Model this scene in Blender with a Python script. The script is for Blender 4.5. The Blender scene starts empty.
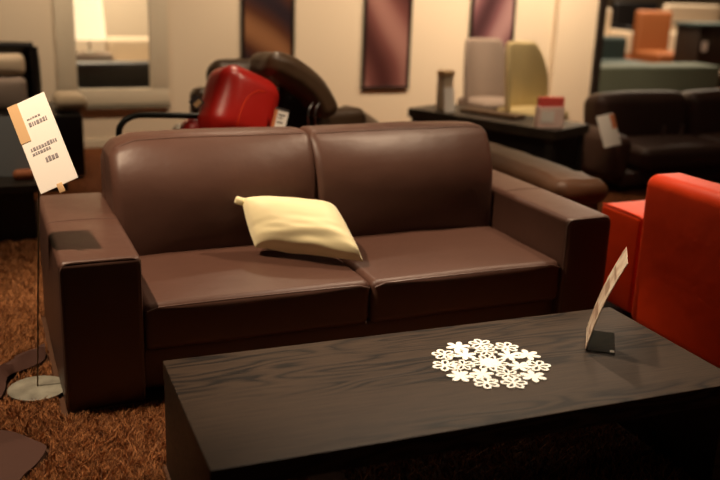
import bpy, bmesh, math, random
from mathutils import Vector, Matrix, noise
from mathutils.bvhtree import BVHTree
PI = math.pi
random.seed(7)
COL = bpy.context.scene.collection
sc = bpy.context.scene

# ------------------------------------------------------------------ materials
def mat(name, col, rough=.5, metal=0, spec=.5, bump=0, bscale=60, var=0, vscale=8, emis=None, estr=0, trans=0, sheen=0, col2=None, ior=1.45, coat=0):
    m = bpy.data.materials.new(name); m.use_nodes = True
    N = m.node_tree.nodes; L = m.node_tree.links
    b = N['Principled BSDF']
    b.inputs['Base Color'].default_value = (*col, 1); b.inputs['Roughness'].default_value = rough
    b.inputs['Metallic'].default_value = metal; b.inputs['Specular IOR Level'].default_value = spec
    b.inputs['Transmission Weight'].default_value = trans; b.inputs['IOR'].default_value = ior
    b.inputs['Coat Weight'].default_value = coat
    if sheen:
        b.inputs['Sheen Weight'].default_value = sheen
    if emis:
        b.inputs['Emission Color'].default_value = (*emis, 1); b.inputs['Emission Strength'].default_value = estr
    tc = N.new('ShaderNodeTexCoord')
    if var or col2:
        n = N.new('ShaderNodeTexNoise'); n.inputs['Scale'].default_value = vscale; n.inputs['Detail'].default_value = 5
        L.new(tc.outputs['Object'], n.inputs['Vector'])
        r = N.new('ShaderNodeValToRGB')
        c2 = col2 or tuple(c * (1 - var) for c in col)
        r.color_ramp.elements[0].color = (*c2, 1); r.color_ramp.elements[1].color = (*col, 1)
        r.color_ramp.elements[0].position = .35; r.color_ramp.elements[1].position = .65
        L.new(n.outputs['Fac'], r.inputs['Fac']); L.new(r.outputs['Color'], b.inputs['Base Color'])
    if bump:
        n = N.new('ShaderNodeTexNoise'); n.inputs['Scale'].default_value = bscale; n.inputs['Detail'].default_value = 6
        L.new(tc.outputs['Object'], n.inputs['Vector'])
        bp = N.new('ShaderNodeBump'); bp.inputs['Strength'].default_value = bump; bp.inputs['Distance'].default_value = .004
        L.new(n.outputs['Fac'], bp.inputs['Height']); L.new(bp.outputs['Normal'], b.inputs['Normal'])
    return m

def leather(name, col, rough=.42, bump=.25, spec=.5, grain=420):
    m = bpy.data.materials.new(name); m.use_nodes = True
    N = m.node_tree.nodes; L = m.node_tree.links; b = N['Principled BSDF']
    tc = N.new('ShaderNodeTexCoord')
    v = N.new('ShaderNodeTexVoronoi'); v.inputs['Scale'].default_value = grain
    n = N.new('ShaderNodeTexNoise'); n.inputs['Scale'].default_value = 9; n.inputs['Detail'].default_value = 4
    L.new(tc.outputs['Object'], v.inputs['Vector']); L.new(tc.outputs['Object'], n.inputs['Vector'])
    b1 = N.new('ShaderNodeBump'); b1.inputs['Strength'].default_value = bump; b1.inputs['Distance'].default_value = .0008
    b2 = N.new('ShaderNodeBump'); b2.inputs['Strength'].default_value = .25; b2.inputs['Distance'].default_value = .012
    L.new(v.outputs['Distance'], b1.inputs['Height']); L.new(n.outputs['Fac'], b2.inputs['Height'])
    L.new(b2.outputs['Normal'], b1.inputs['Normal']); L.new(b1.outputs['Normal'], b.inputs['Normal'])
    r = N.new('ShaderNodeValToRGB'); r.color_ramp.elements[0].color = (*[c * .82 for c in col], 1)
    r.color_ramp.elements[1].color = (*col, 1)
    L.new(n.outputs['Fac'], r.inputs['Fac']); L.new(r.outputs['Color'], b.inputs['Base Color'])
    b.inputs['Roughness'].default_value = rough; b.inputs['Specular IOR Level'].default_value = spec
    return m

def wood(name, c1, c2, rough=.5, rot=0, spec=.5, lo=.35, grain=7):
    m = bpy.data.materials.new(name); m.use_nodes = True
    N = m.node_tree.nodes; L = m.node_tree.links; b = N['Principled BSDF']
    tc = N.new('ShaderNodeTexCoord'); mp = N.new('ShaderNodeMapping')
    mp.inputs['Scale'].default_value = (1.0, grain, grain); mp.inputs['Rotation'].default_value = (0, 0, rot)
    L.new(tc.outputs['Object'], mp.inputs['Vector'])
    n0 = N.new('ShaderNodeTexNoise'); n0.inputs['Scale'].default_value = 1.3; n0.inputs['Detail'].default_value = 2
    L.new(mp.outputs['Vector'], n0.inputs['Vector'])
    mul = N.new('ShaderNodeMath'); mul.operation = 'MULTIPLY'; mul.inputs[1].default_value = 22
    L.new(n0.outputs['Fac'], mul.inputs[0])
    fr = N.new('ShaderNodeMath'); fr.operation = 'PINGPONG'; fr.inputs[1].default_value = 1
    L.new(mul.outputs[0], fr.inputs[0])
    mp2 = N.new('ShaderNodeMapping'); mp2.inputs['Scale'].default_value = (6, 170, 170)
    L.new(tc.outputs['Object'], mp2.inputs['Vector'])
    n1 = N.new('ShaderNodeTexNoise'); n1.inputs['Scale'].default_value = 1.5; n1.inputs['Detail'].default_value = 5
    L.new(mp2.outputs['Vector'], n1.inputs['Vector'])
    # narrow growth-ring lines that show only in some boards
    pw = N.new('ShaderNodeMath'); pw.operation = 'POWER'; pw.inputs[1].default_value = 2.2; L.new(fr.outputs[0], pw.inputs[0])
    nm = N.new('ShaderNodeTexNoise'); nm.inputs['Scale'].default_value = .55; nm.inputs['Detail'].default_value = 1
    L.new(mp.outputs['Vector'], nm.inputs['Vector'])
    mr = N.new('ShaderNodeMapRange'); mr.inputs['From Min'].default_value = .45; mr.inputs['From Max'].default_value = .56; L.new(nm.outputs['Fac'], mr.inputs['Value'])
    pm = N.new('ShaderNodeMath'); pm.operation = 'MULTIPLY'; L.new(pw.outputs[0], pm.inputs[0]); L.new(mr.outputs[0], pm.inputs[1])
    mx = N.new('ShaderNodeMath'); mx.operation = 'MULTIPLY_ADD'; mx.inputs[1].default_value = -.75
    L.new(pm.outputs[0], mx.inputs[0]); L.new(n1.outputs['Fac'], mx.inputs[2])
    r = N.new('ShaderNodeValToRGB'); r.color_ramp.elements[0].color = (*c1, 1); r.color_ramp.elements[1].color = (*c2, 1)
    r.color_ramp.elements[0].position = lo; r.color_ramp.elements[1].position = 1
    b.inputs['Specular IOR Level'].default_value = spec
    L.new(mx.outputs[0], r.inputs['Fac']); L.new(r.outputs['Color'], b.inputs['Base Color'])
    bp = N.new('ShaderNodeBump'); bp.inputs['Strength'].default_value = .35; bp.inputs['Distance'].default_value = .0015
    L.new(mx.outputs[0], bp.inputs['Height']); L.new(bp.outputs['Normal'], b.inputs['Normal'])
    b.inputs['Roughness'].default_value = rough
    return m

M = {}
M['leather'] = leather('brown leather', (.094, .044, .031), .44, .2, .36)
M['piping'] = leather('brown leather piping', (.115, .064, .05), .36, .1)
M['back_leather'] = leather('dark olive brown leather', (.105, .062, .033), .42)
M['pad_leather'] = leather('tan brown leather', (.105, .046, .021), .5, .4, .3)
M['red_leather'] = leather('red leather', (.40, .012, .008), .33)
M['orange_leather'] = leather('orange red leather', (.72, .046, .004), .45, .2, .3)
M['dark_leather'] = leather('espresso leather', (.060, .024, .015), .5)
M['hide'] = leather('brown suede', (.062, .026, .018), .75, .3, .25)
M['black'] = mat('black lacquer', (.006, .005, .005), .35)
M['blackwood'] = wood('black wood', (.008, .006, .004), (.02, .015, .01), .55)
M['tablewood'] = wood('dark stained oak', (.0045, .0026, .0018), (.058, .035, .021), .5, spec=.16, lo=.0, grain=6)
M['deskwood'] = wood('dark brown wood', (.018, .012, .007), (.06, .042, .026), .5)
M['tube'] = mat('black painted steel tube', (.008, .009, .007), .4, .3)
M['steel'] = mat('brushed steel', (.6, .6, .6), .25, 1)
M['glass'] = mat('clear acrylic', (.93, .95, .93), .04, trans=1, ior=1.3)
M['disc'] = mat('frosted glass foot', (.30, .29, .23), .3, col2=(.16, .15, .12), vscale=14, spec=.7)
M['pole'] = mat('bronze rod', (.16, .11, .06), .35, .7)
M['pillow'] = mat('pale yellow satin', (.97, .87, .52), .55, bump=.15, bscale=16, sheen=.4)
M['doily'] = mat('white felt', (.93, .92, .84), .8)
M['card'] = mat('white card', (.90, .85, .78), .6)
M['cardback'] = mat('printed card', (.60, .49, .36), .6, col2=(.36, .23, .15), vscale=16)
M['ink'] = mat('grey ink', (.28, .25, .26), .7)
M['darkink'] = mat('dark ink', (.05, .04, .04), .7)
M['brownprint'] = mat('brown print', (.26, .16, .10), .6)
M['tancard'] = mat('tan print', (.62, .40, .20), .6)
M['orangeprint'] = mat('orange print', (.60, .20, .08), .6)
M['blueprint'] = mat('blue grey print', (.30, .33, .35), .6)
M['wall'] = mat('cream painted wall', (.67, .57, .43), .8, bump=.08, bscale=90)
M['trimpaint'] = mat('cream painted wood', (.62, .55, .42), .55)
M['ledge'] = mat('taupe painted ledge', (.17, .15, .11), .6)
M['beige'] = mat('beige upholstery', (.42, .33, .22), .8, bump=.2, bscale=200)
M['cream'] = mat('cream upholstery', (.62, .50, .36), .7)
M['greyfabric'] = mat('grey mauve upholstery', (.27, .21, .17), .8, bump=.2, bscale=200)
M['yellowcream'] = mat('pale yellow upholstery', (.62, .50, .25), .7)
M['pink'] = mat('pale pink card', (.88, .66, .58), .6)
M['redprint'] = mat('red print', (.75, .10, .08), .6)
M['green'] = mat('grey green fabric', (.10, .12, .085), .8)
M['teal'] = mat('dark teal fabric', (.035, .055, .05), .8)
M['rust'] = mat('rust leather', (.27, .085, .022), .6)
M['brownwood'] = wood('brown wood', (.10, .05, .02), (.2, .11, .05), .5)
M['lampshade'] = mat('lit lamp shade', (.9, .8, .6), .7, emis=(1, .75, .45), estr=1.2)
M['tancloth'] = mat('tan cloth', (.30, .19, .10), .8)
M['darkwood'] = wood('dark cabinet wood', (.02, .010, .005), (.045, .024, .012), .5)
M['frameblack'] = mat('black picture frame', (.012, .008, .006), .4)
M['farwall'] = mat('far wall paint', (.5, .38, .24), .8)

def carpet_mat():
    m = bpy.data.materials.new('rust brown carpet'); m.use_nodes = True
    N = m.node_tree.nodes; L = m.node_tree.links; b = N['Principled BSDF']
    tc = N.new('ShaderNodeTexCoord'); n = N.new('ShaderNodeTexNoise'); n.inputs['Scale'].default_value = 45; n.inputs['Detail'].default_value = 6
    L.new(tc.outputs['Object'], n.inputs['Vector'])
    r = N.new('ShaderNodeValToRGB'); r.color_ramp.elements[0].color = (.04, .013, .005, 1); r.color_ramp.elements[1].color = (.27, .09, .03, 1)
    r.color_ramp.elements[0].position = .3; r.color_ramp.elements[1].position = .7
    L.new(n.outputs['Fac'], r.inputs['Fac']); L.new(r.outputs['Color'], b.inputs['Base Color'])
    bp = N.new('ShaderNodeBump'); bp.inputs['Distance'].default_value = .03; L.new(n.outputs['Fac'], bp.inputs['Height'])
    L.new(bp.outputs['Normal'], b.inputs['Normal']); b.inputs['Roughness'].default_value = .95; b.inputs['Specular IOR Level'].default_value = .1
    return m
M['carpet'] = carpet_mat()
def pile_mat():
    m = bpy.data.materials.new('shag pile'); m.use_nodes = True
    N = m.node_tree.nodes; L = m.node_tree.links; b = N['Principled BSDF']
    g = N.new('ShaderNodeNewGeometry')
    r = N.new('ShaderNodeValToRGB'); r.color_ramp.elements[0].color = (.08, .028, .009, 1); r.color_ramp.elements[1].color = (.54, .225, .080, 1)
    L.new(g.outputs['Random Per Island'], r.inputs['Fac']); L.new(r.outputs['Color'], b.inputs['Base Color'])
    b.inputs['Roughness'].default_value = .7; b.inputs['Specular IOR Level'].default_value = .25
    return m
M['pile'] = pile_mat(); M['backing'] = mat('rug backing', (.07, .028, .011), .9)
def art_mat(name, base, streak, dark, scale=1.6, dist=3.0, rot=.6):
    m = bpy.data.materials.new(name); m.use_nodes = True
    N = m.node_tree.nodes; L = m.node_tree.links; b = N['Principled BSDF']
    tc = N.new('ShaderNodeTexCoord'); mp = N.new('ShaderNodeMapping'); mp.inputs['Rotation'].default_value = (0, rot, 0)
    L.new(tc.outputs['Object'], mp.inputs['Vector'])
    w = N.new('ShaderNodeTexWave'); w.inputs['Scale'].default_value = scale; w.inputs['Distortion'].default_value = dist
    w.inputs['Detail'].default_value = 2; w.wave_profile = 'SIN'; w.inputs['Detail Scale'].default_value = .8
    L.new(mp.outputs['Vector'], w.inputs['Vector'])
    r = N.new('ShaderNodeValToRGB'); e = r.color_ramp.elements
    e[0].color = (*dark, 1); e[1].color = (*streak, 1); e.new(.5).color = (*base, 1)
    L.new(w.outputs['Fac'], r.inputs['Fac']); L.new(r.outputs['Color'], b.inputs['Base Color'])
    b.inputs['Roughness'].default_value = .35
    return m

# ------------------------------------------------------------------ mesh helpers
def axis_pts(h, r, k, n):
    a = [-h + r * i / k for i in range(k)]
    b = [-(h - r) + 2 * (h - r) * i / n for i in range(n + 1)]
    c = [h - r + r * (i + 1) / k for i in range(k)]
    return a + b + c

def rbox(sx, sy, sz, r, k=4, n=6, puff=(0, 0, 0), wr=0, wscale=5, seed=0, taper=None, pow_=1.0):
    """rounded box centred at the origin; puff bulges each pair of faces"""
    hx, hy, hz = sx / 2, sy / 2, sz / 2
    r = min(r, hx * .98, hy * .98, hz * .98)
    A = [axis_pts(hx, r, k, n), axis_pts(hy, r, k, n), axis_pts(hz, r, k, n)]
    H = (hx, hy, hz)
    bm = bmesh.new(); vm = {}
    def vert(p):
        key = tuple(round(c, 6) for c in p)
        if key in vm: return vm[key]
        inner = Vector([max(-(H[i] - r), min(H[i] - r, p[i])) for i in range(3)])
        d = Vector(p) - inner
        # even out the arc: map the cube-shell offset to the sphere
        if d.length > 1e-9:
            m_ = max(abs(c) for c in d)
            d2 = Vector([math.tan(c / r * PI / 4) for c in d])
            q = inner + d2.normalized() * r
        else: q = inner
        u = [q[i] / H[i] for i in range(3)]
        off = Vector((0, 0, 0))
        for i in range(3):
            if puff[i]:
                j, l = [x for x in range(3) if x != i]
                w = max(0, 1 - abs(u[j]) ** 2.2) ** pow_ * max(0, 1 - abs(u[l]) ** 2.2) ** pow_
                off[i] += puff[i] * w * max(-1, min(1, u[i]))
        q = q + off
        if wr:
            nv = noise.noise_vector(q * wscale + Vector((seed, seed * 2, 0)))
            q = q + nv * wr
        if taper: q = taper(q, u)
        vm[key] = bm.verts.new(q); return vm[key]
    for ax in range(3):
        j, l = [x for x in range(3) if x != ax]
        for s in (-1, 1):
            for a in range(len(A[j]) - 1):
                for b in range(len(A[l]) - 1):
                    ps = []
                    for (da, db) in ((0, 0), (1, 0), (1, 1), (0, 1)):
                        p = [0, 0, 0]; p[ax] = s * H[ax]; p[j] = A[j][a + da]; p[l] = A[l][b + db]; ps.append(vert(p))
                    try: bm.faces.new(ps)
                    except ValueError: pass
    bmesh.ops.recalc_face_normals(bm, faces=bm.faces)
    return bm

def box(x0, x1, y0, y1, z0, z1, bev=.004, bm=None):
    t = bmesh.new(); bmesh.ops.create_cube(t, size=1)
    for v in t.verts: v.co = Vector(((x0 + x1) / 2 + v.co.x * (x1 - x0), (y0 + y1) / 2 + v.co.y * (y1 - y0), (z0 + z1) / 2 + v.co.z * (z1 - z0)))
    bv = min(bev, .45 * min(x1 - x0, y1 - y0, z1 - z0))
    if bv > 0: bmesh.ops.bevel(t, geom=list(t.edges), offset=bv, segments=2, affect='EDGES', profile=.5)
    return join(bm, t)

def join(bm, t):
    if bm is None: return t
    me = bpy.data.meshes.new('tmp'); t.to_mesh(me); t.free(); bm.from_mesh(me); bpy.data.meshes.remove(me); return bm

def xf(bm, loc=(0, 0, 0), rot=(0, 0, 0), scale=(1, 1, 1)):
    mt = Matrix.LocRotScale(Vector(loc), __import__('mathutils').Euler(rot), Vector(scale))
    bmesh.ops.transform(bm, matrix=mt, verts=bm.verts); return bm

def tube(pts, r, n=10, closed=False, bm=None):
    pts = [Vector(p) for p in pts]; t = bmesh.new(); rings = []; N = len(pts)
    up = None
    for i in range(N):
        if closed: d = (pts[(i + 1) % N] - pts[i - 1]).normalized()
        else: d = (pts[min(i + 1, N - 1)] - pts[max(i - 1, 0)]).normalized()
        if up is None:
            up = Vector((0, 0, 1)) if abs(d.z) < .9 else Vector((1, 0, 0))
        s = d.cross(up).normalized(); up = s.cross(d).normalized()
        rr = r[i] if isinstance(r, (list, tuple)) else r
        rings.append([t.verts.new(pts[i] + (s * math.cos(2 * PI * k / n) + up * math.sin(2 * PI * k / n)) * rr) for k in range(n)])
    for i in range(N if closed else N - 1):
        a, b = rings[i], rings[(i + 1) % N]
        for k in range(n): t.faces.new((a[k], a[(k + 1) % n], b[(k + 1) % n], b[k]))
    if not closed: t.faces.new(rings[0][::-1]); t.faces.new(rings[-1])
    bmesh.ops.recalc_face_normals(t, faces=t.faces)
    return join(bm, t)

def smooth_path(pts, sub=6, closed=False):
    pts = [Vector(p) for p in pts]; out = []; n = len(pts)
    for i in range(n if closed else n - 1):
        p0 = pts[i - 1] if (i or closed) else pts[i]; p1 = pts[i]; p2 = pts[(i + 1) % n]
        p3 = pts[(i + 2) % n] if (closed or i + 2 < n) else p2
        for s in range(sub):
            t = s / sub
            out.append(.5 * ((2 * p1) + (-p0 + p2) * t + (2 * p0 - 5 * p1 + 4 * p2 - p3) * t * t + (-p0 + 3 * p1 - 3 * p2 + p3) * t ** 3))
    if not closed: out.append(pts[-1])
    return out

def lathe(prof, n=48, bm=None, loc=(0, 0, 0)):
    t = bmesh.new(); rings = []
    for (r, z) in prof:
        rings.append([t.verts.new((loc[0] + r * math.cos(2 * PI * k / n), loc[1] + r * math.sin(2 * PI * k / n), loc[2] + z)) for k in range(n)])
    for a, b in zip(rings, rings[1:]):
        for k in range(n): t.faces.new((a[k], a[(k + 1) % n], b[(k + 1) % n], b[k]))
    t.faces.new(rings[0][::-1]); t.faces.new(rings[-1])
    bmesh.ops.recalc_face_normals(t, faces=t.faces)
    return join(bm, t)

def obj(name, bm, m, parent=None, loc=(0, 0, 0), smooth=True, rot=None):
    me = bpy.data.meshes.new(name); bm.to_mesh(me); bm.free()
    o = bpy.data.objects.new(name, me); COL.objects.link(o); me.materials.append(m if not isinstance(m, str) else M[m])
    if smooth:
        for p in me.polygons: p.use_smooth = True
        try: me.set_sharp_from_angle(angle=math.radians(42))
        except Exception: pass
    if parent: o.parent = parent
    o.location = loc
    if rot: o.rotation_euler = rot
    return o

def tag(o, label, cat, group=None, kind=None):
    o['label'] = label; o['category'] = cat
    if group: o['group'] = group
    if kind: o['kind'] = kind
    return o

def thing(name, label, cat, loc=(0, 0, 0), rz=0, group=None):
    o = bpy.data.objects.new(name, None); COL.objects.link(o); o.empty_display_size = .1
    o.location = loc; o.rotation_euler = (0, 0, rz); return tag(o, label, cat, group)

def struct(name, bm, m, smooth=False):
    o = obj(name, bm, m, smooth=smooth); o['kind'] = 'structure'; return o

# ------------------------------------------------------------------ setting
struct('floor', box(-3.5, 24, -4.5, 22, -.06, 0, 0), 'carpet')
WY = 4.9
wx = [(-3.5, .56), (1.19, 5.75)]
w = box(-3.5, .56, WY, WY + .12, 0, 2.9, 0)
box(1.19, 5.75, WY, WY + .12, 0, 2.9, 0, w); box(.56, 1.19, WY, WY + .12, 0, .47, 0, w); box(.56, 1.19, WY, WY + .12, 1.75, 2.9, 0, w)
struct('wall_back', w, 'wall')
struct('trim_1', box(5.22, 5.70, WY - .07, WY, 0, 2.9, .005), 'wall')
struct('trim_2', box(5.75, 5.82, WY - .06, WY + .14, 0, 2.9, .01), 'frameblack')
struct('trim_3', box(.38, 1.33, WY - .05, WY, .33, .365, .004), 'ledge')
struct('baseboard_back', box(-3.5, 5.2, WY - .015, WY, 0, .07, .003), 'trimpaint')
struct('wall_side', box(-3.5, 2.6, 8.2, 8.3, 0, 2.9, 0), 'wall')
struct('wall_far', box(-3.5, 24, 21.8, 21.9, 0, 3.2, 0), 'farwall')
wn = bpy.data.objects.new('window_1', None); COL.objects.link(wn); wn['kind'] = 'structure'; wn.location = (.875, WY, .37)
fr = box(-.455, .455, -.03, 0, .0, .13, .002)
box(-.455, -.30, -.035, 0, .13, 1.4, .006, fr); box(.30, .455, -.035, 0, .13, 1.4, .006, fr); box(-.455, .455, -.035, 0, 1.4, 1.52, .006, fr)
obj('window_frame', fr, 'trimpaint', wn)
obj('window_glass', box(-.30, .30, .03, .036, .11, 1.4, 0), 'glass', wn)

# ------------------------------------------------------------------ shag rug (pile nobody could count)
def hide_outline():
    pa = [(-.62, .40), (-.20, .47), (-.155, .545), (-.07, .60), (-.045, .56), (-.055, .47), (-.13, .40), (-.19, .35), (-.205, .25), (-.235, .16), (-.30, .06), (-.28, -.03), (-.225, -.06), (-.185, -.09),
          (-.135, -.16), (-.10, -.22), (-.125, -.30), (-.17, -.36), (-.24, -.42), (-.60, -.50)]
    pts = [p.to_2d() for p in smooth_path([(x, y, 0) for x, y in pa], 5, True)]
    return pts
def shag():
    verts = []; faces = []
    def quad_slab(x0, x1, y0, y1, z0, z1):
        b = len(verts)
        for z in (z0, z1):
            verts.extend([(x0, y0, z), (x1, y0, z), (x1, y1, z), (x0, y1, z)])
        faces.extend([(b, b + 3, b + 2, b + 1), (b + 4, b + 5, b + 6, b + 7), (b, b + 1, b + 5, b + 4), (b + 1, b + 2, b + 6, b + 5), (b + 2, b + 3, b + 7, b + 6), (b + 3, b, b + 4, b + 7)])
    quad_slab(-1.2, 3.3, -1.9, 3.1, 0.0, .005)
    rnd = random.random; gauss = random.gauss
    ct, stt = math.cos(-.0246), math.sin(-.0246)
    rects = [(-.030, 2.236, -.015, .985), (2.36, 3.5, -1.35, .46), (-1.3, .12, 2.17, 3.1), (2.47, 2.79, .79, 1.96)]
    discs = [(-.094, .238, .106), (1.66, 2.15, .275), (1.28, 3.05, .225), (1.24, 1.98, .03), (.43, 1.60, .03)]
    HP = hide_outline()
    def blocked(x, y, m):
        for x0, x1, y0, y1 in rects:
            if x0 < x < x1 and y0 < y < y1: return True
        for cx, cy, r in discs:
            if (x - cx) ** 2 + (y - cy) ** 2 < (r + m) ** 2: return True
        u = (x - .2212) * ct + (y + 1.098) * stt; v = -(x - .2212) * stt + (y + 1.098) * ct
        m = .008
        if -m < v < .6595 + m and (-m < u < .064 + m or 1.6236 - .064 - m < u < 1.6236 + m): return True
        if x < -.03 and y < .62:
            n = len(HP)
            for ox, oy in ((0, 0), (.008, 0), (-.008, 0), (0, .008), (0, -.008)):
                ins = False; px, py = x + ox, y + oy
                for i in range(n):
                    a, b = HP[i], HP[i - 1]
                    if (a.y > py) != (b.y > py) and px < (b.x - a.x) * (py - a.y) / (b.y - a.y) + a.x: ins = not ins
                if ins: return True
        return False
    def area(x0, x1, y0, y1, dens, wd, ht):
        for _ in range(int((x1 - x0) * (y1 - y0) * dens)):
            x = x0 + (x1 - x0) * rnd(); y = y0 + (y1 - y0) * rnd()
            c = noise.noise(Vector((x * 38, y * 38, 0))); c2 = noise.noise(Vector((x * 38 + 40, y * 38, 3)))
            h = ht * (.55 + .6 * rnd() + .35 * c)
            lx = (c * .9 + gauss(0, .45)) * h; ly = (c2 * .9 + gauss(0, .45)) * h
            a = rnd() * PI
            if blocked(x, y, .004) or blocked(x + lx, y + ly, .004) or blocked(x + lx * .35, y + ly * .35, .004): continue
            wx_ = math.cos(a) * wd; wy_ = math.sin(a) * wd
            b = len(verts)
            mx, my = x + lx * .35, y + ly * .35
            verts.extend([(x - wx_, y - wy_, .003), (x + wx_, y + wy_, .003), (mx + wx_, my + wy_, h * .55), (mx - wx_, my - wy_, h * .55),
                          (x + lx + wx_ * .5, y + ly + wy_ * .5, h), (x + lx - wx_ * .5, y + ly - wy_ * .5, h)])
            faces.append((b, b + 1, b + 2, b + 3)); faces.append((b + 3, b + 2, b + 4, b + 5))
    area(-.50, .62, -.72, .35, 80000, .00115, .030)
    area(-.50, .0, .35, 1.2, 60000, .0013, .030)
    area(-.40, .12, 1.2, 2.17, 30000, .0018, .030)
    area(.75, 2.6, -1.35, -.1, 13000, .0020, .030)
    area(.1, 1.2, 2.2, 3.1, 7000, .004, .030)
    me = bpy.data.meshes.new('shag_rug'); me.from_pydata(verts, [], faces); me.update()
    o = bpy.data.objects.new('shag_rug', me); COL.objects.link(o); me.materials.append(M['pile']); me.materials.append(M['backing'])
    me.polygons.foreach_set('material_index', [1] * 6 + [0] * (len(faces) - 6))
    tag(o, 'rust brown shag rug with deep pile spread under the sofa and coffee table', 'rug', kind='stuff')
shag()

# ------------------------------------------------------------------ main sofa
W, D, AW, HA = 2.217, .968, .258, .565
AWR = .228
sofa = thing('leather_sofa', 'dark brown two-cushion leather sofa with wide square arms, a yellow pillow on it', 'sofa', (W / 2, D / 2, .0))
off = (-W / 2, -D / 2, 0)
def sp(name, bm, m='leather', parent=sofa, loc=None):
    return obj(name, bm, m, parent, off if parent is sofa else (0, 0, 0))
for s, x0, x1 in ((0, -.014, AW), (1, W - AWR, W)):
    b = rbox(x1 - x0, D, HA - .012, .022, 4, 8, (.006, .008, .006), .002, 4, s)
    xf(b, ((x0 + x1) / 2, D / 2, .012 + (HA - .012) / 2))
    arm = sp('armrest', b)
    # piping round the front face
    r = .03; pts = []
    xa, xb, za, zb = x0 + .007, x1 - .007, .018, HA - .006
    for cx, cz, a0 in ((xb - r, zb - r, 0), (xa + r, zb - r, 90), (xa + r, za + r, 180), (xb - r, za + r, 270)):
        for k in range(7):
            a = math.radians(a0 + 15 * k); pts.append((cx + r * math.cos(a), .006, cz + r * math.sin(a)))
    sp('piping', tube(pts, .0042, 8, True), 'piping', arm)
    # cross seam over the arm top
    sy = .505
    tr = BVHTree.FromPolygons([v.co for v in arm.data.vertices], [p.vertices for p in arm.data.polygons])
    P2 = []
    for k in range(25):
        x = x0 + .004 + (x1 - x0 - .008) * k / 24; h = tr.ray_cast(Vector((x, sy, 1)), Vector((0, 0, -1)))
        if h[0]: P2.append(h[0] + Vector((0, 0, .0004)))
    sp('seam', tube(P2, .0022, 6), 'piping', arm)
# base panel
b = rbox(W - AW - AWR + .02, D - .06, .165, .02, 3, 6, (0, .004, 0)); xf(b, ((AW + W - AWR) / 2, D / 2 + .012, .045 + .0825))
sp('base_panel', b)
# backrest frame
b = rbox(W - AW - AWR + .02, .16, .60, .05, 4, 6); xf(b, ((AW + W - AWR) / 2, D - .09, .17 + .30))
sp('back_frame', b)
MID = 1.120
for i, (x0, x1) in enumerate(((AW, MID), (MID, W - AWR))):
    w_ = x1 - x0 - .004
    def tp(q, u):
        # crown of the top, slightly dipped at the back; drop of the front edge in the corner
        return q
    b = rbox(w_, .68, .175, .028, 5, 12, (.0, .006, .020), .003, 5, 3 + i)
    xf(b, ((x0 + x1) / 2, .34 + .004, .208 + .0875))
    c = sp('seat_cushion', b)
    fx = [x0 + .012 + (x1 - x0 - .024) * k / 20 for k in range(21)]
    pts = [(x, .004 - .006 * (1 - abs(2 * k / 20 - 1) ** 2.2) ,   .370 + .006 * (1 - abs(2 * k / 20 - 1) ** 3) - (.012 if k in (0, 20) else 0)) for k, x in enumerate(fx)]
    sp('piping', tube(pts, .0036, 8), 'piping', c)
    # back cushion: thick block leaning back
    cw = x1 - x0 + (-.004 if i == 0 else .014)
    def lean(q, u, i=i):
        zz = (q.z + .26)
        q.y += zz * .07 - .012; q.x += (.018 - .03 * 0) * (1 if i == 0 else 0) * 0
        t = max(0, min(1, (u[2] + .1) / 1.1))
        q.y += .105 * t ** 2.6 * max(0, min(1, .5 - u[1] * .5))
        q.z -= .012 * t * max(0, u[1])
        if u[0] * (1 if i else -1) > 0:       # softer outer top corner
            k_ = max(0, abs(u[0]) - .72) / .28 * max(0, u[2] - .2) / .8
            q.z -= .035 * k_ * k_ * (1.5 if i == 0 else .2)
        return q
    b = rbox(cw, .30, .49, .038, 6, 12, (.003, .050, .010), .004, 4, 11 + i, lean)
    xf(b, ((x0 + x1) / 2 + (-.008 if i == 0 else -.007), .725, .357 + .240))
    bc = sp('back_cushion', b)
    # seam along the top of the cushion
    pts = []
    for k in range(25):
        u = -1 + 2 * k / 24; x = (x0 + x1) / 2 + u * (cw / 2 - .035)
        pts.append((x, .735, .885))
    me = bc.data
    tr = BVHTree.FromPolygons([v.co for v in me.vertices], [p.vertices for p in me.polygons])
    P2 = []
    for k in range(31):
        u = -1 + 2 * k / 30; x = (x0 + x1) / 2 + u * (cw / 2 - .02)
        h = tr.ray_cast(Vector((x, .70, 1.2)), Vector((0, 0, -1)))
        if h[0]: P2.append(h[0] + Vector((0, 0, .0005)))
    sp('seam', tube(P2, .0025, 6), 'piping', bc)
    # small buttons/pinch marks are dents: left to the leather bump
for x in (.06, W - .06):
    for y in (.07, D - .07):
        sp('foot', box(x - .03, x + .03, y - .03, y + .03, .006, .018, .003), 'black')

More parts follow.
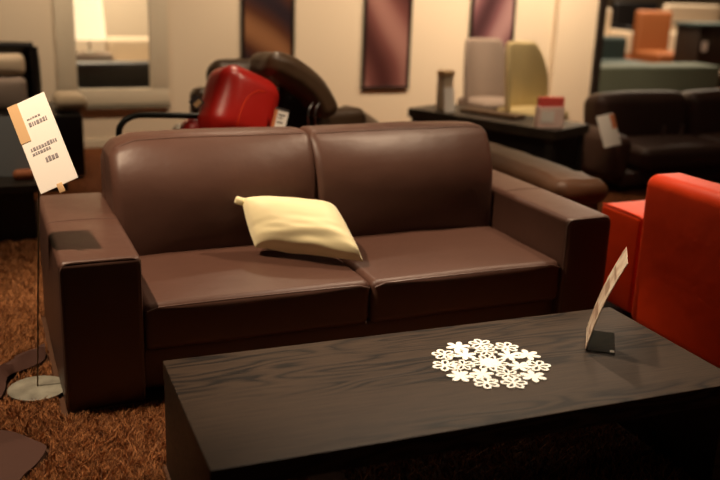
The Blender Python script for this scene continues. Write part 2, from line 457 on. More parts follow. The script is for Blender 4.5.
# ------------------------------------------------------------------ pillow
def pillow():
    BL, BR = Vector((.772, .400, .428)), Vector((1.150, .175, .405))
    TR, TL = Vector((1.125, .455, .570)), Vector((.745, .505, .606))
    n = 36; bm = bmesh.new(); G = {}
    ex = ((BR - BL) + (TR - TL)).normalized(); ey = ((TL - BL) + (TR - BR)).normalized(); nn = ex.cross(ey).normalized()
    for side in (1, -1):
        for i in range(n + 1):
            for j in range(n + 1):
                u, v = i / n, j / n
                if side == -1 and (i in (0, n) or j in (0, n)): G[(side, i, j)] = G[(1, i, j)]; continue
                # pinched corners, hollowed sides
                p = BL * (1 - u) * (1 - v) + BR * u * (1 - v) + TR * u * v + TL * (1 - u) * v
                uu, vv = 2 * u - 1, 2 * v - 1
                p = p - ex * (uu * -.006 * (1 - vv * vv)) - ey * (vv * .0 * (1 - uu * uu))
                h = ((1 - abs(uu) ** 3) * (1 - abs(vv) ** 3)) ** .46
                t = (.104 if side == 1 else -.020) * h
                wv = noise.noise(Vector((u * 3.2 + 1.3, v * 9 + 4, side))) * .026 * max(0, .60 - v) + noise.noise(Vector((u * 5, v * 2, 5 + side))) * .004
                p = p + nn * (t + wv * (1 if 0 < i < n and 0 < j < n else .4) * side)
                G[(side, i, j)] = bm.verts.new(p)
    for side in (1, -1):
        for i in range(n):
            for j in range(n):
                q = [G[(side, i, j)], G[(side, i + 1, j)], G[(side, i + 1, j + 1)], G[(side, i, j + 1)]]
                bm.faces.new(q if side == 1 else q[::-1])
    # little tied tip at the upper left corner
    bmesh.ops.recalc_face_normals(bm, faces=bm.faces)
    for v in bm.verts: v.co -= Vector((.96, .35, .40)) + Vector((0, .012, -.006))
    o = bpy.data.objects.new('throw_pillow', None); COL.objects.link(o); o.location = (.96, .35, .40)
    tag(o, 'pale yellow satin throw pillow lying on the brown sofa seat', 'pillow')
    obj('cover', bm, 'pillow', o)
    t = rbox(.045, .026, .032, .012, 3, 3, (.0, .0, .0), .003, 30); xf(t, (.738 - .96, .490 - .35, .606 - .40), (.2, .25, -.5))
    obj('corner_tuft', t, 'pillow', o)
pillow()

# ------------------------------------------------------------------ coffee table
TZ = .37; tx, ty, tr_, tL, tW = .2212, -1.098, -.0246, 1.6236, .6595
table = thing('coffee_table', 'low black-brown oak coffee table in the foreground with a white doily on it', 'coffee table', (tx, ty, 0), tr_)
obj('tabletop', box(0, tL, 0, tW, TZ - .062, TZ, .0025), 'tablewood', table, smooth=False)
obj('end_panel', box(.002, .062, .003, tW - .003, .006, TZ - .062, .002), 'tablewood', table, smooth=False)
obj('end_panel', box(tL - .062, tL - .002, .003, tW - .003, .006, TZ - .062, .002), 'tablewood', table, smooth=False)

# ------------------------------------------------------------------ doily
def doily(cx, cy, R):
    bm = bmesh.new(); th = .0025
    def petal(px, py, ang, L, Wd, solid):
        n = 14; outer = []; inner = []
        def pt(s, k):
            a = 2 * PI * s / n; x = L / 2 + L / 2 * math.cos(a) * k + 0; y = Wd / 2 * math.sin(a) * k * (.72 + .28 * math.cos(a))
            if k < 1: x = L / 2 + (L / 2 - Wd * .24) * math.cos(a); y = (Wd / 2 - Wd * .27) * math.sin(a) * (.72 + .28 * math.cos(a))
            return (px + x * math.cos(ang) - y * math.sin(ang), py + x * math.sin(ang) + y * math.cos(ang))
        O = [pt(s, 1) for s in range(n)]; I = [pt(s, .5) for s in range(n)]
        z = th * (.9 + .2 * random.random())
        ot = [bm.verts.new((*p, z)) for p in O]; ob = [bm.verts.new((*p, 0)) for p in O]
        for s in range(n): bm.faces.new((ob[s], ob[(s + 1) % n], ot[(s + 1) % n], ot[s]))
        if solid: bm.faces.new(ot)
        else:
            it = [bm.verts.new((*p, z)) for p in I]; ib = [bm.verts.new((*p, 0)) for p in I]
            for s in range(n):
                t = (s + 1) % n
                bm.faces.new((ot[s], ot[t], it[t], it[s])); bm.faces.new((it[s], it[t], ib[t], ib[s]))
    def flower(x, y, r, n, a0, solid):
        for k in range(n): petal(x, y, a0 + 2 * PI * k / n, r, r * ((1.25 if solid else 1.6) * math.sin(PI / n)), solid)
    flower(0, 0, .060, 9, .2, False)
    for k in range(9): petal(0, 0, .2 + 2 * PI * k / 9, .035, .016, True)
    for k in range(7):
        a = 2 * PI * k / 7 + .3; flower(.089 * math.cos(a), .089 * math.sin(a), .038, 6 + k % 2, a, k % 2 == 0)
    for k in range(11):
        a = 2 * PI * k / 11 + .1; flower((R - .042) * math.cos(a), (R - .042) * math.sin(a), .041, 6, a + .2, k % 3 == 0)
    for k in range(14):
        a = 2 * PI * k / 14; petal(.112 * math.cos(a), .112 * math.sin(a), a + 1.2, .04, .018, False)
    bmesh.ops.recalc_face_normals(bm, faces=bm.faces)
    o = obj('doily', bm, 'doily', None, (cx, cy, TZ + .0006), smooth=False)
    tag(o, 'round white doily of cut-out flowers lying on the coffee table', 'doily')
doily(1.178, -.775, .188)

# ------------------------------------------------------------------ acrylic price stand on the table
P1, P2 = Vector((1.525, -.789, TZ)), Vector((1.639, -.640, TZ))
e = (P2 - P1).normalized(); nrm = Vector((e.y, -e.x, 0))
st = thing('price_stand', 'small clear acrylic stand on the coffee table holding a leaning price card', 'sign', (P1.x, P1.y, TZ), math.atan2(e.y, e.x))
# local frame: x along the card's foot, -y to the right of it
obj('base_plate', box(0, .187, -.090, 0, .001, .004, .001), 'glass', st, smooth=False)
CL, CA = .315, math.radians(72.3)
bm = bmesh.new()
def cardpt(a, s, dz): 
    bend = .010 * math.sin(PI * s)
    c, sn = math.cos(CA), math.sin(CA)
    return Vector((a, -(s * CL * c) + (dz + bend) * sn, .006 + s * CL * sn + (dz + bend) * c))
n = 14; R_ = []
for k in range(n + 1):
    R_.append([bm.verts.new(cardpt(a, k / n, d)) for a, d in ((0, 0), (.187, 0), (.187, .0025), (0, .0025))])
for A_, B_ in zip(R_, R_[1:]):
    for k in range(4): bm.faces.new((A_[k], A_[(k + 1) % 4], B_[(k + 1) % 4], B_[k]))
bm.faces.new(R_[0]); bm.faces.new(R_[-1]); bmesh.ops.recalc_face_normals(bm, faces=bm.faces)
obj('price_card', bm, 'cardback', st, smooth=False)
for s0, s1, a0, a1 in ((.30, .38, .03, .15), (.56, .66, .05, .15), (.76, .80, .03, .16), (.12, .16, .03, .10)):
    t = bmesh.new()
    f1 = [t.verts.new(cardpt(a, s, .0032)) for a, s in ((a0, s0), (a1, s0), (a1, s1), (a0, s1))]
    f0 = [t.verts.new(cardpt(a, s, .0020)) for a, s in ((a0, s0), (a1, s0), (a1, s1), (a0, s1))]
    t.faces.new(f1)
    for k in range(4): t.faces.new((f0[k], f0[(k + 1) % 4], f1[(k + 1) % 4], f1[k]))
    obj('printed_line', t, 'brownprint', st, smooth=False)
obj('barcode_sticker', box(.006, .024, -.088, -.074, .004, .0048, 0), 'card', st, smooth=False)
fx_ = box(.0, .187, -.004, .0, .004, .030, .001); obj('upstand', fx_, 'glass', st, smooth=False)

# ------------------------------------------------------------------ floor price sign left of the sofa
fs = thing('floor_sign', 'tilted white price card on a thin rod with round foot, beside left sofa arm', 'sign', (-.094, .238, .012))
obj('foot_disc', lathe([(.001, .0), (.098, .0), (.104, .004), (.104, .009), (.098, .012), (.02, .016), (.001, .016)], 56), 'disc', fs)
obj('rod', tube([(.0, .0, .014), (.026, 0, .4), (.052, .0, .76)], .0028, 8), 'pole', fs)
b = box(-.068, .068, -.002, .002, -.170, .165, .001)
cd = obj('price_card', b, 'card', fs, (.072, .0, .912), smooth=False, rot=(math.radians(-30), math.radians(-25), math.radians(-14)))
tn = box(-.0685, -.032, -.0035, -.0022, .02, .165, 0); obj('tan_panel', tn, 'tancard', cd, smooth=False)
for z, x0, x1, h in ((.075, -.02, .045, .016), (-.012, -.045, .050, .013), (-.030, -.045, .02, .010), (-.065, -.01, .035, .018), (.095, -.02, .03, .005)):
    ik = None; random.seed(int(z * 1000) + 99); x = x0
    while x < x1:
        wd = random.uniform(.004, .010); ik = box(x, min(x + wd, x1), -.0035, -.0022, z - h / 2, z + h / 2 * random.uniform(.5, 1), 0, ik); x += wd + .003
    obj('printed_line', ik, 'ink', cd, smooth=False)
obj('clip', box(-.008, .012, -.004, .004, -.195, -.160, .002), 'tancard', cd)

# ------------------------------------------------------------------ suede hide on the rug
def hide():
    pts = hide_outline()
    bm = bmesh.new(); vs = [bm.verts.new((p.x, p.y, 0)) for p in pts]; f = bm.faces.new(vs)
    bmesh.ops.triangulate(bm, faces=[f]); 
    for _ in range(3): bmesh.ops.subdivide_edges(bm, edges=[e for e in bm.edges if e.calc_length() > .035], cuts=1, use_grid_fill=False); bmesh.ops.triangulate(bm, faces=bm.faces)
    for v in bm.verts:
        x, y = v.co.x, v.co.y
        z = .026 + .006 * noise.noise(Vector((x * 6, y * 6, 0)))
        # a rolled fold running to the upper tip
        d = abs((x + .05) * .55 - (y - .56) * .83 * 1.0 - 0) 
        lx = (x + .22) / .17; fold_y = .40 + (x + .19) * 1.0
        if x > -.5: z += .040 * math.exp(-((y - fold_y) / .035) ** 2)
        v.co.z = z
    r = bmesh.ops.extrude_face_region(bm, geom=list(bm.faces))
    for v in [g for g in r['geom'] if isinstance(g, bmesh.types.BMVert)]: v.co.z -= .004
    bmesh.ops.recalc_face_normals(bm, faces=bm.faces)
    o = obj('suede_hide', bm, 'hide'); tag(o, 'brown suede hide with a rolled fold lying on the shag rug at the left', 'hide')
hide()

# ------------------------------------------------------------------ red seat at the right (its back towards us)
rs = thing('red_sofa', 'orange-red leather sofa seen from behind, right of the brown sofa', 'sofa', (2.95, -.35, 0))
def rp(name, bm, x, y, z, m='orange_leather', rot=(0, 0, 0), parent=rs):
    xf(bm, (x - 2.95, y + .35, z), rot); return obj(name, bm, m, parent)
rp('backrest', rbox(.20, 1.15, .68, .05, 5, 10, (.012, .0, .008), .003, 4, 5), 2.48, -.545, .055 + .34)
rp('armrest', rbox(.86, .29, .46, .022, 4, 6, (.004, .004, .003), .002, 4, 2), 2.475 + .43, .262, .045 + .23)
rp('piping', tube(smooth_path([(2.482, .124, .501), (2.480, .26, .507), (2.482, .40, .502)], 5), .0035, 8), 0, 0, 0)
rp('armrest', rbox(.80, .22, .46, .022, 4, 6, (.004, .004, .003)), 2.62 + .40, -1.20, .045 + .23)
rp('seat_cushion', rbox(.72, 1.14, .18, .05, 4, 6, (0, 0, .02)), 2.99, -.48, .32)
rp('base_panel', box(2.56, 3.33, -1.05, .12, .05, .23, .01), 0, 0, 0)
for x in (2.45, 3.25):
    for y in (-1.2, .33): rp('foot', box(x - .025, x + .025, y - .025, y + .025, .006, .06, .003), 0, 0, 0, 'black')

# ------------------------------------------------------------------ recliners behind the sofa
def recliner(name, label, loc, rz, m, headfn, cat='armchair', tubearm=False):
    t = thing(name, label, cat, loc, rz)
    obj('seat', xf(rbox(.56, .56, .16, .06, 4, 6, (0, 0, .02)), (0, 0, .36)), m, t)
    obj('backrest', xf(rbox(.52, .16, .46, .06, 4, 6, (0, .02, 0)), (0, .30, .56), (-.25, 0, 0)), m, t)
    obj('base', lathe([(.001, .0), (.26, .0), (.26, .02), (.04, .035), (.035, .27), (.001, .27)], 32, loc=(0, 0, .001)), 'steel', t)
    return t
# red recliner
rr = thing('red_recliner', 'red leather recliner with bent black tube arms, behind the brown sofa', 'armchair', (1.0, 1.62, 0))
def loc_(bm, t): 
    bmesh.ops.translate(bm, vec=-Vector(t.location), verts=bm.verts); return bm
def headrest(sx, sy, sz, cx, cy, cz, rot, t, m, seed=0, name='headrest', r=.09):
    b = rbox(sx, sy, sz, r, 6, 8, (.01, .02, .01), .005, 6, seed); xf(b, (cx, cy, cz), rot); return obj(name, loc_(b, t), m, t)
hr = headrest(.36, .25, .37, 1.03, 1.57, .815, (math.radians(-14), math.radians(24), math.radians(14)), rr, 'red_leather', 3, r=.085)
tr = BVHTree.FromPolygons([v.co for v in hr.data.vertices], [p.vertices for p in hr.data.polygons])
P2 = []
for (x, z) in smooth_path([(.965, .70, 0), (.985, .80, 0), (1.03, .88, 0), (1.09, .915, 0), (1.145, .91, 0)], 7) and [(p.x, p.y) for p in smooth_path([(.965, .70, 0), (.985, .80, 0), (1.03, .88, 0), (1.09, .915, 0), (1.145, .91, 0)], 7)]:
    h = tr.ray_cast(Vector((x, 1.0, z)) - rr.location, Vector((0, 1, 0)))
    if h[0]: P2.append(h[0] + Vector((0, -.0005, 0)))
if len(P2) > 3: obj('seam', tube(P2, .0022, 6), 'orange_leather', hr)
obj('backrest', loc_(xf(rbox(.50, .16, .44, .06, 4, 6, (0, .02, 0)), (1.00, 1.64, .54), (-.1, 0, 0)), rr), 'red_leather', rr)
obj('seat', loc_(xf(rbox(.52, .52, .15, .06, 4, 6, (0, 0, .02)), (.98, 1.98, .37)), rr), 'red_leather', rr)
for dx in (0, .64):
    pth = [(.43 + dx, 1.60, .30), (.425 + dx, 1.60, .66), (.44 + dx, 1.60, .745), (.50 + dx * .9, 1.60, .785), (.60 + dx * .75, 1.60, .788), (.86 + dx * .40, 1.60, .775)]
    if dx: pth = [(1.24, 1.98, .05), (1.30, 1.98, .3), (1.30, 1.98, .42), (1.30, 1.80, .46)]
    obj('tube_arm', loc_(tube(smooth_path(pth, 6), .0155, 12), rr), 'tube', rr)
obj('base_frame', loc_(tube(smooth_path([(.43, 1.60, .32), (.43, 1.60, .05), (.50, 1.70, .03), (1.2, 1.98, .03), (1.24, 1.98, .06)], 5), .0155, 12), rr), 'tube', rr)
# price tag on the red headrest
tg = thing('price_tag', 'white and orange price tag hanging from the red headrest', 'tag', (1.205, 1.42, .79), 0)
obj('card', box(-.032, .040, -.002, .002, -.06, .045, .001), 'card', tg, smooth=False, rot=(math.radians(-10), math.radians(14), math.radians(-15)))
obj('orange_strip', box(-.0325, -.016, -.0032, -.0021, -.06, .045, 0), 'orangeprint', tg, smooth=False, rot=(math.radians(-10), math.radians(14), math.radians(-15)))
for q in ((-.008, .026, .008, .014), (-.008, .014, -.006, -.002), (-.008, .02, -.030, -.024), (-.032, .04, .034, .045)):
    obj('printed_line', box(q[0], q[1], -.0034, -.0021, q[2], q[3], 0), 'darkink', tg, smooth=False, rot=(math.radians(-10), math.radians(14), math.radians(-15)))
tg2 = thing('price_tag', 'small dark tag with orange print sticking out left of the red headrest', 'tag', (.80, 1.52, .86), 0)
b = box(-.028, .028, -.002, .002, -.028, .028, .001); obj('card', b, 'darkink', tg2, smooth=False, rot=(0, math.radians(45), math.radians(-15)))
obj('printed_panel', box(-.004, .02, -.0032, -.0021, -.02, .02, 0), 'tancard', tg2, smooth=False, rot=(0, math.radians(45), math.radians(-15)))
# olive recliner behind the red one and big brown headrest
br = thing('brown_recliner', 'dark brown leather recliner with a large tilted headrest, behind the brown sofa', 'armchair', (1.62, 1.95, 0))
def bend(q, u):
    k = 2.1; a = q.x * k; rr_ = 1 / k + q.z
    return Vector((math.sin(a) * rr_, q.y, math.cos(a) * rr_ - 1 / k)) + noise.noise_vector(q * 14) * .004
hb = obj('headrest', loc_(xf(rbox(.50, .30, .14, .055, 6, 14, (0, .01, .008), .004, 9, 2, bend), (1.425, 1.80, .925), (math.radians(-8), math.radians(38), math.radians(4))), br), 'back_leather', br)
obj('headrest_support', loc_(xf(rbox(.26, .12, .40, .05, 5, 6), (1.43, 1.84, .70), (0, math.radians(8), 0)), br), 'black', br)
obj('backrest', loc_(xf(rbox(.55, .17, .46, .06, 4, 6, (0, .02, 0)), (1.62, 1.92, .52), (-.15, 0, 0)), br), 'back_leather', br)
obj('seat', loc_(xf(rbox(.62, .56, .18, .07, 4, 6, (0, 0, .02)), (1.74, 2.27, .38)), br), 'back_leather', br)
obj('armrest', loc_(xf(rbox(.16, .62, .14, .06, 4, 6, (0, 0, .02), .004), (1.94, 2.06, .60), (math.radians(6), math.radians(12), 0)), br), 'back_leather', br)
obj('armrest', loc_(xf(rbox(.12, .50, .12, .05, 4, 6, (0, 0, .02), .004), (1.38, 2.32, .56)), br), 'back_leather', br)
obj('base', loc_(lathe([(.001, 0), (.27, 0), (.27, .02), (.04, .04), (.035, .30), (.001, .30)], 32, loc=(1.66, 2.15, .007)), br), 'steel', br)
for i, x in enumerate((1.43, 1.47)):
    obj('bracket', loc_(tube(smooth_path([(x, 1.60, .70), (x - .008, 1.60, .76), (x + .004, 1.61, .80), (x + .03, 1.63, .825)], 5), .004, 8), br), 'steel', br)
ol = thing('olive_recliner', 'dark olive leather recliner whose rounded headrest shows left above the red one', 'armchair', (1.12, 2.75, 0))
headrest(.38, .18, .26, 1.34, 2.72, .815, (math.radians(-15), 0, 0), ol, 'back_leather', 4, r=.10)
obj('backrest', loc_(xf(rbox(.46, .16, .42, .06, 4, 6), (1.28, 2.78, .56)), ol), 'back_leather', ol)
obj('seat', loc_(xf(rbox(.50, .50, .15, .06, 4, 6), (1.28, 3.10, .38)), ol), 'back_leather', ol)
obj('base', loc_(lathe([(.001, 0), (.22, 0), (.22, .02), (.04, .04), (.035, .31), (.001, .31)], 32, loc=(1.28, 3.05, .007)), ol), 'steel', ol)

# ------------------------------------------------------------------ brown chaise pad behind the right arm
ch = thing('leather_chaise', 'long padded tan-brown leather chaise behind the right arm of the brown sofa', 'chaise', (2.62, 1.35, 0))
def chp(q, u):
    q.z += .016 * noise.noise(Vector((q.x * 4, q.y * 16, 1))) * max(0, -u[1]) ** 2 * 2
    q.x += .012 * math.sin(q.y * 60) * max(0, -u[1] - .55) * 1.5
    return q
obj('pad', xf(rbox(.33, 1.22, .13, .062, 6, 16, (0, 0, .015), .006, 7, 2, chp), (0, -.02, .46), (0, math.radians(4), 0)), 'pad_leather', ch)
obj('base_panel', box(-.14, .16, -.55, .60, .05, .405, .02), 'dark_leather', ch)
for x in (-.1, .1):
    for y in (-.5, .52): obj('foot', box(x - .02, x + .02, y - .02, y + .02, .006, .055, .003), 'black', ch)

# ------------------------------------------------------------------ dark sofa far right
ds = thing('espresso_sofa', 'very dark brown leather sofa in the right background behind the red one', 'sofa', (5.12, 2.66, 0), 0)
obj('base_panel', box(-.98, 1.1, -.36, .42, .04, .15, .02), 'dark_leather', ds)
for x in (-.9, 1.0):
    for y in (-.3, .36): obj('foot', box(x - .03, x + .03, y - .03, y + .03, 0, .045, .003), 'black', ds)
for x in (-.40, .52): obj('seat_cushion', xf(rbox(.90, .66, .18, .06, 4, 6, (0, .01, .02)), (x + .03, -.08, .235)), 'dark_leather', ds)
for x in (-.40, .52): obj('back_cushion', xf(rbox(.91, .26, .50, .09, 5, 6, (0, .03, .02), .005, 5, x), (x + .0, .24, .40), (-.16, 0, 0)), 'dark_leather', ds)
obj('armrest', xf(rbox(.18, .80, .34, .07, 4, 6, (.01, 0, .02)), (-1.0, .02, .25), (0, math.radians(8), 0)), 'dark_leather', ds)
obj('armrest', xf(rbox(.20, .80, .36, .08, 4, 6, (.01, 0, .02)), (1.12, .02, .27)), 'dark_leather', ds)
for x in (-.32, -.14): obj('bracket', tube([(x, .0, .335), (x, -.01, .43)], .014, 10), 'steel', ds)
t = thing('price_tag', 'blurred white price tag on the left end of the dark sofa in the background', 'tag', (3.90, 2.20, .50), -.2)
obj('card', box(-.065, .065, -.002, .002, -.12, .11, .001), 'card', t, smooth=False, rot=(math.radians(-22), math.radians(-12), 0))
obj('printed_panel', box(.030, .0655, -.0034, -.0021, -.0, .105, 0), 'orangeprint', t, smooth=False, rot=(math.radians(-22), math.radians(-12), 0))

# ------------------------------------------------------------------ black table far centre and what stands on it
A_, B_ = Vector((2.91, 3.42, 0)), Vector((3.46, 2.26, 0))
dv = (B_ - A_); Lt = dv.length + .03; ang = math.atan2(dv.y, dv.x)
bt = thing('black_table', 'black wooden table near the back wall with pale boxes and papers on it', 'table', (A_.x, A_.y, 0), ang)
obj('tabletop', box(0, Lt, 0, .50, .43, .50, .004), 'deskwood', bt, smooth=False)
for x in (.02, Lt - .08):
    for y in (.02, .42): obj('leg', box(x, x + .06, y, y + .06, .0, .43, .003), 'blackwood', bt, smooth=False)
obj('apron', box(.03, Lt - .03, .03, .47, .06, .43, .002), 'black', bt, smooth=False)
def on_table(u, v): 
    p = A_ + dv.normalized() * u + Vector((-dv.normalized().y, dv.normalized().x, 0)) * v; return (p.x, p.y, .5)
bx = thing('gift_box', 'small tan and white box standing on the left part of the black table', 'box', on_table(.20, .20), .2)
obj('box_body', box(-.05, .05, -.04, .04, 0, .26, .004), 'cream', bx, smooth=False)
obj('lid', box(-.054, .054, -.044, .044, .26, .30, .004), 'tancard', bx, smooth=False)
o = obj('paper_card', box(-.055, .055, -.004, .004, 0, .19, .001), 'card', None, on_table(.34, .09), smooth=False, rot=(-.15, 0, .3)); tag(o, 'white folded paper card beside the tan box on the black table', 'card')
tt = obj('serving_tray', box(-.25, .25, -.07, .07, 0, .028, .006), 'brownwood', None, on_table(.62, .25), smooth=False, rot=(0, 0, ang)); tag(tt, 'dark brown wooden tray lying in the middle of the black table', 'tray')
rb = thing('leaflet_holder', 'pink and white leaflet box with a red top edge on the black table', 'leaflet holder', on_table(1.20, .10), -.15)
obj('holder_body', box(-.10, .10, -.03, .03, 0, .15, .003), 'pink', rb, smooth=False)
obj('leaflets', box(-.094, .094, -.022, .022, .15, .215, .002), 'redprint', rb, smooth=False)
obj('label_panel', box(-.08, .02, -.034, -.031, .04, .12, 0), 'card', rb, smooth=False)
def dining_chair(label, loc, rz, m, hh, rad):
    t = thing('dining_chair', label, 'chair', loc, rz, None)
    obj('seat', xf(rbox(.44, .44, .08, .03, 3, 4, (0, 0, .01)), (0, 0, .42)), m, t)
    b = rbox(.48, .06, hh, .03, 4, 8, (0, .01, 0))
    for v in b.verts:
        k = (v.co.z / hh + .5); v.co.x *= 1 - rad * max(0, k - .45) ** 2 * 1.6; v.co.y += .10 * (v.co.x / .2) ** 2 * -1 + .05 * k
    obj('backrest', xf(b, (0, .20, .44 + hh / 2)), m, t)
    for x in (-.18, .18):
        for y in (-.18, .18): obj('leg', tube([(x * 1.05, y * 1.05, 0), (x, y, .39)], [.012, .016], 8), 'blackwood', t)
    return t
dining_chair('grey mauve upholstered chair with rounded back behind the black table', (4.02, 4.02, 0), .1, 'greyfabric', .54, .5)
dining_chair('pale yellow upholstered chair with tall curved back by the black table', (4.07, 3.42, 0), .25, 'yellowcream', .56, .7)

# ------------------------------------------------------------------ pictures on the back wall
def picture(x0, x1, z0, z1, art, label):
    t = thing('framed_picture', label, 'picture', ((x0 + x1) / 2, WY, z0))
    w2 = (x1 - x0) / 2; h = z1 - z0
    f = box(-w2, w2, -.03, -.001, 0, .03, .003); box(-w2, w2, -.03, -.001, h - .03, h, .003, f)
    box(-w2, -w2 + .03, -.03, -.001, .03, h - .03, .003, f); box(w2 - .03, w2, -.03, -.001, .03, h - .03, .003, f)
    obj('frame', f, 'frameblack', t, smooth=False)
    obj('canvas', box(-w2 + .03, w2 - .03, -.018, -.008, .03, h - .03, 0), art, t, smooth=False)
picture(1.97, 2.46, .50, 1.75, art_mat('art brown', (.085, .030, .016), (.26, .12, .055), (.022, .014, .020), .6, 5, .9), 'tall narrow abstract picture in browns on the back wall, above the recliners')
picture(3.13, 3.62, .45, 1.75, art_mat('art maroon', (.15, .055, .050), (.30, .15, .13), (.06, .018, .018), .55, 6, .5), 'tall narrow maroon abstract picture, middle of the three on the back wall')
picture(4.25, 4.75, .47, 1.75, art_mat('art mauve', (.17, .075, .085), (.34, .20, .20), (.06, .025, .03), .6, 6, -.6), 'tall narrow mauve abstract picture on the back wall behind the grey chair')

# ------------------------------------------------------------------ left background: low table, leaflets, armchair
lt = thing('side_table', 'low black side table in the left background behind the price sign', 'table', (-.40, 2.60, 0))
obj('tabletop', box(-.9, .62, -.42, .42, .285, .33, .004), 'deskwood', lt, smooth=False)
obj('cabinet_base', box(-.85, .44, -.40, .38, .006, .285, .004), 'black', lt, smooth=False)
o = obj('display_board', box(-.14, .14, -.006, .006, 0, .34, .002), 'blueprint', None, (-.10, 2.42, .33), smooth=False, rot=(-.2, 0, -.3)); tag(o, 'blue grey display board standing on the low black side table', 'sign')
o = obj('ornament', xf(rbox(.12, .07, .05, .024, 4, 3, (0, 0, .006)), (0, 0, .026)), 'orangeprint', None, (-.0, 2.33, .331)); tag(o, 'small orange ornament on the low black side table', 'ornament')
ac = thing('armchair', 'dark armchair with cream back cushion in the upper left by the wall', 'armchair', (-.12, 4.15, 0))
f = box(-.40, .33, .12, .22, .40, .90, .05); obj('back_frame', f, 'black', ac)
f = tube(smooth_path([(-.40, .08, .45), (-.40, .08, .86), (-.34, .08, .90), (.26, .08, .90), (.325, .08, .86), (.335, .08, .45)], 5), .035, 10); obj('frame_rail', f, 'black', ac)
obj('back_cushion', xf(rbox(.60, .12, .16, .05, 4, 5, (0, .02, 0)), (-.04, .05, .775)), 'cream', ac)
obj('lumbar_cushion', xf(rbox(.60, .14, .26, .05, 4, 5, (0, .02, 0)), (-.04, .03, .56)), 'greyfabric', ac)
obj('seat_cushion', xf(rbox(.66, .56, .16, .05, 4, 5, (0, 0, .02)), (-.04, -.22, .36)), 'black', ac)
obj('armrest', box(.34, .60, -.45, .25, .02, .47, .02), 'black', ac)
obj('armrest', box(-.66, -.42, -.45, .25, .02, .47, .02), 'black', ac)
obj('base', box(-.41, .33, -.45, .2, .02, .28, .02), 'black', ac)
o = obj('bolster', xf(rbox(.22, .40, .10, .048, 5, 5, (0, 0, .01)), (0, 0, .055)), 'beige', None, (.42, 3.98, .475)); tag(o, 'beige bolster cushion lying on the arm of the dark armchair', 'cushion')

# ------------------------------------------------------------------ beyond the window: a dim display
o = thing('display_sofa', 'dark display sofa seen through the window at the upper left', 'sofa', (1.15, 5.75, 0))
obj('seat', xf(rbox(1.6, .8, .34, .06), (0, 0, .19)), 'black', o); obj('backrest', xf(rbox(1.6, .2, .34, .06), (0, .32, .44)), 'black', o)
o = obj('grey_cabinet', box(-.20, .20, -.2, .2, 0, .62, .01), 'greyfabric', None, (.90, 6.75, 0)); tag(o, 'grey cabinet seen through the window behind the dark display sofa', 'cabinet')
o = thing('cream_armchair', 'cream armchair seen through the window at the upper left', 'armchair', (1.46, 7.1, 0), .1)
obj('seat', xf(rbox(.6, .6, .30, .05), (0, 0, .25)), 'cream', o); obj('backrest', xf(rbox(.6, .16, .48, .06), (0, .26, .50)), 'cream', o)
for x in (-.25, .25):
    for y in (-.25, .25): obj('leg', tube([(x, y, 0), (x, y, .12)], .015, 8), 'black', o)
o = thing('table_lamp', 'lit lamp with a pale round shade seen through the window', 'lamp', (.90, 6.75, .62))
obj('lamp_base', lathe([(.001, 0), (.06, 0), (.06, .015), (.012, .03), (.012, .16), (.001, .16)], 24), 'steel', o)
obj('lamp_shade', lathe([(.001, .14), (.17, .14), (.14, .56), (.001, .56)], 32), 'lampshade', o)

# ------------------------------------------------------------------ beyond the opening on the right
o = thing('green_bench', 'long grey-green upholstered bench in the upper right background', 'bench', (7.62, 6.0, 0))
obj('seat', xf(rbox(1.95, .5, .34, .03), (0, .25, .345)), 'green', o)
for x in (-.9, .9):
    for y in (.05, .45): obj('leg', box(x - .03, x + .03, y - .03, y + .03, 0, .19, .003), 'black', o)
def far_sofa(name, label, cat, x, y, w, h, m, rz=0, leg='black'):
    o = thing(name, label, cat, (x, y, 0), rz)
    obj('seat', xf(rbox(w, .7, .28, .05), (0, 0, .28)), m, o)
    obj('backrest', xf(rbox(w, .18, h - .30, .06), (0, .32, .28 + (h - .30) / 2)), m, o)
    if w > .7:
        for sx in (-1, 1): obj('armrest', xf(rbox(.14, .78, .44, .05), (sx * (w / 2 + .04), .0, .36)), m, o)
    for sx in (-1, 1):
        for sy in (-1, 1): obj('leg', tube([(sx * w * .42, sy * .28, 0), (sx * w * .42, sy * .28, .16)], .016, 8), leg, o)
    return o
far_sofa('teal_armchair', 'dark teal armchair in the upper right just beyond the green bench', 'armchair', 8.30, 7.7, .70, .76, 'teal')
far_sofa('rust_sofa', 'rust orange leather sofa in the upper right background', 'sofa', 10.32, 9.1, .69, 1.08, 'rust')
far_sofa('tan_armchair', 'tan brown armchair between the dark opening post and the rust sofa', 'armchair', 9.62, 10.2, .50, 1.05, 'tancloth')
far_sofa('cream_sofa', 'pale cream sofa in the farthest upper right background', 'sofa', 11.1, 11.9, 1.0, 1.0, 'cream')
far_sofa('cream_sofa', 'small pale sofa at the very top right behind the dark cabinet', 'sofa', 13.4, 11.6, 1.4, 1.12, 'cream')
far_sofa('dark_armchair', 'black armchair at the top right behind the rust sofa', 'armchair', 13.6, 13.6, 1.2, 1.1, 'black')
far_sofa('dark_armchair', 'black armchair at the top right beside the dark opening post', 'armchair', 11.9, 13.6, .9, 1.0, 'black')
o = thing('dark_cabinet', 'dark brown cabinet with a grey top, right of the rust orange sofa', 'cabinet', (10.25, 7.95, 0))
obj('body', box(-.50, .50, -.25, .25, 0, .90, .01), 'darkwood', o); obj('top', box(-.54, .54, -.28, .28, .90, .95, .005), 'teal', o)
o = thing('price_tag', 'small white tag on the front of the dark cabinet in the background', 'tag', (9.85, 7.675, .62))
obj('card', box(-.05, .05, -.004, .0, -.07, .07, .001), 'card', o, smooth=False)
o = thing('low_table', 'low tan wooden table beyond the green bench in the upper right background', 'table', (9.1, 6.75, 0))
obj('tabletop', box(-.75, .75, -.25, .25, .30, .35, .005), 'brownwood', o)
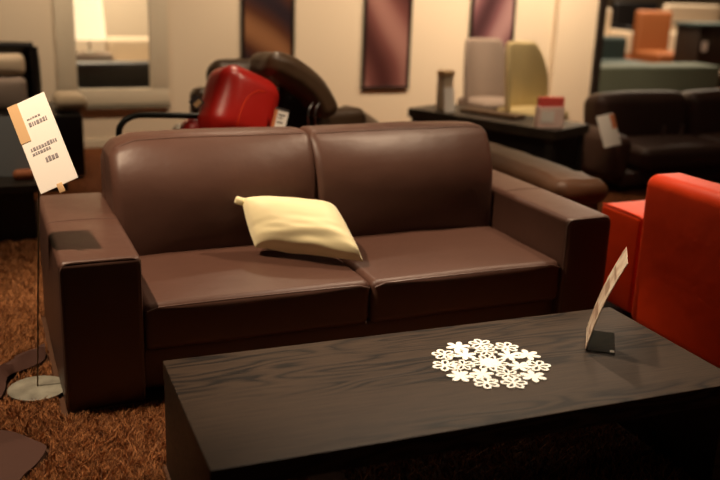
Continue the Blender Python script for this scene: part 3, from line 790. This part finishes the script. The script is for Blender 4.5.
for x in (-.65, .65):
    for y in (-.18, .18): obj('leg', box(x - .03, x + .03, y - .03, y + .03, 0, .30, .003), 'brownwood', o)

# ------------------------------------------------------------------ lights
def spot(loc, tgt, power, size=60, blend=.5, rad=.05, col=(1, .74, .50)):
    l = bpy.data.lights.new('spot', 'SPOT'); l.energy = power; l.spot_size = math.radians(size); l.spot_blend = blend; l.shadow_soft_size = rad; l.color = col
    o = bpy.data.objects.new('overhead_spot', l); COL.objects.link(o); o.location = loc  # covers both the showroom's ceiling spots and spots added to brighten single things
    o.rotation_euler = (Vector(tgt) - Vector(loc)).to_track_quat('-Z', 'Y').to_euler(); return o
def area(loc, tgt, power, sx, sy, col=(1, .78, .55)):
    l = bpy.data.lights.new('area', 'AREA'); l.shape = 'RECTANGLE'; l.size = sx; l.size_y = sy; l.energy = power; l.color = col
    o = bpy.data.objects.new('area_fill', l); COL.objects.link(o); o.location = loc  # unseen area light; no ceiling panel is modelled
    o.rotation_euler = (Vector(tgt) - Vector(loc)).to_track_quat('-Z', 'Y').to_euler(); return o
spot((-.42, .22, 2.75), (.42, .36, .4), 330, 64, .6, .04)
spot((2.2, .66, 2.7), (1.35, .32, .35), 190, 80, .6, .06)
spot((1.15, .03, 2.8), (1.16, -.80, .37), 270, 50, .9, .05, (1, .84, .66))
spot((3.0, .3, 2.7), (2.9, -.3, .5), 110, 75, .6)
spot((1.5, 2.6, 2.7), (1.35, 1.9, .7), 60, 80, .6)
spot((1.1, 1.25, 2.7), (1.35, 1.8, .9), 55, 44, .7)  # added spot, brightens the brown headrest from the front
spot((-.5, 1.9, 2.7), (-.25, 2.6, .35), 60, 50, .7)  # added spot, brightens the display board and low table at the left
spot((2.6, 1.6, 2.7), (2.7, 1.5, .4), 24, 70, .6)
spot((3.4, 2.9, 2.7), (3.4, 2.9, .5), 80, 60, .7)  # added spot, brightens the black table and the boxes on it
spot((2.9, 1.2, 2.7), (3.5, 2.6, .6), 95, 34, .8)  # added front light for the leaflet holder
spot((4.5, .9, 2.7), (4.7, 2.2, .2), 14, 60, .7)  # added spot, lifts the seat front of the dark sofa
spot((4.9, 3.5, 2.7), (4.9, 2.8, .5), 34, 80, .6)  # added spot behind the dark sofa, lights its top edges
spot((7.0, 4.6, 2.9), (7.6, 6.1, .3), 90, 70, .7)  # added spot, brightens the front of the green bench
for x, p in ((-.5, 115), (1.2, 120), (2.8, 180), (4.2, 240), (5.3, 260)): spot((x, 3.5, 2.75), (x + .1, 4.9, .8), p, 95, .8, .1)
area((9.5, 8.5, 3.2), (9.5, 8.5, 0), 330, 4, 3)
area((12.5, 13, 3.2), (12.5, 13, 0), 300, 4, 3)
area((1.0, 6.9, 2.9), (1.1, 7.4, 0), 150, 1.4, 1.4)  # added area light, brightens the space seen through the window
w = bpy.data.worlds.new('World'); sc.world = w; w.use_nodes = True
w.node_tree.nodes['Background'].inputs[0].default_value = (1, .68, .45, 1); w.node_tree.nodes['Background'].inputs[1].default_value = .018

# ------------------------------------------------------------------ camera
pi_, ro, ya = .2887, .0357, .4081
F = Vector((math.sin(ya) * math.cos(pi_), math.cos(ya) * math.cos(pi_), -math.sin(pi_)))
R = Vector((math.cos(ya), -math.sin(ya), 0)); U = R.cross(F); R2 = R * math.cos(ro) + U * math.sin(ro); U2 = R2.cross(F)
cam = bpy.data.cameras.new('camera'); co = bpy.data.objects.new('camera', cam); COL.objects.link(co)
cam.sensor_width = 36; cam.lens = 903.37 / 720 * 36
m3 = Matrix((R2, U2, -F)).transposed(); co.matrix_world = Matrix.Translation((-.2213, -2.9659, 1.5144)) @ m3.to_4x4()
cam.clip_start = .05; cam.dof.use_dof = True; cam.dof.focus_distance = 3.05; cam.dof.aperture_fstop = 1.5
sc.camera = co
sc.view_settings.view_transform = 'Standard'; sc.view_settings.look = 'None'; sc.view_settings.gamma = 1; sc.view_settings.exposure = 0
sc.view_settings.use_curve_mapping = False
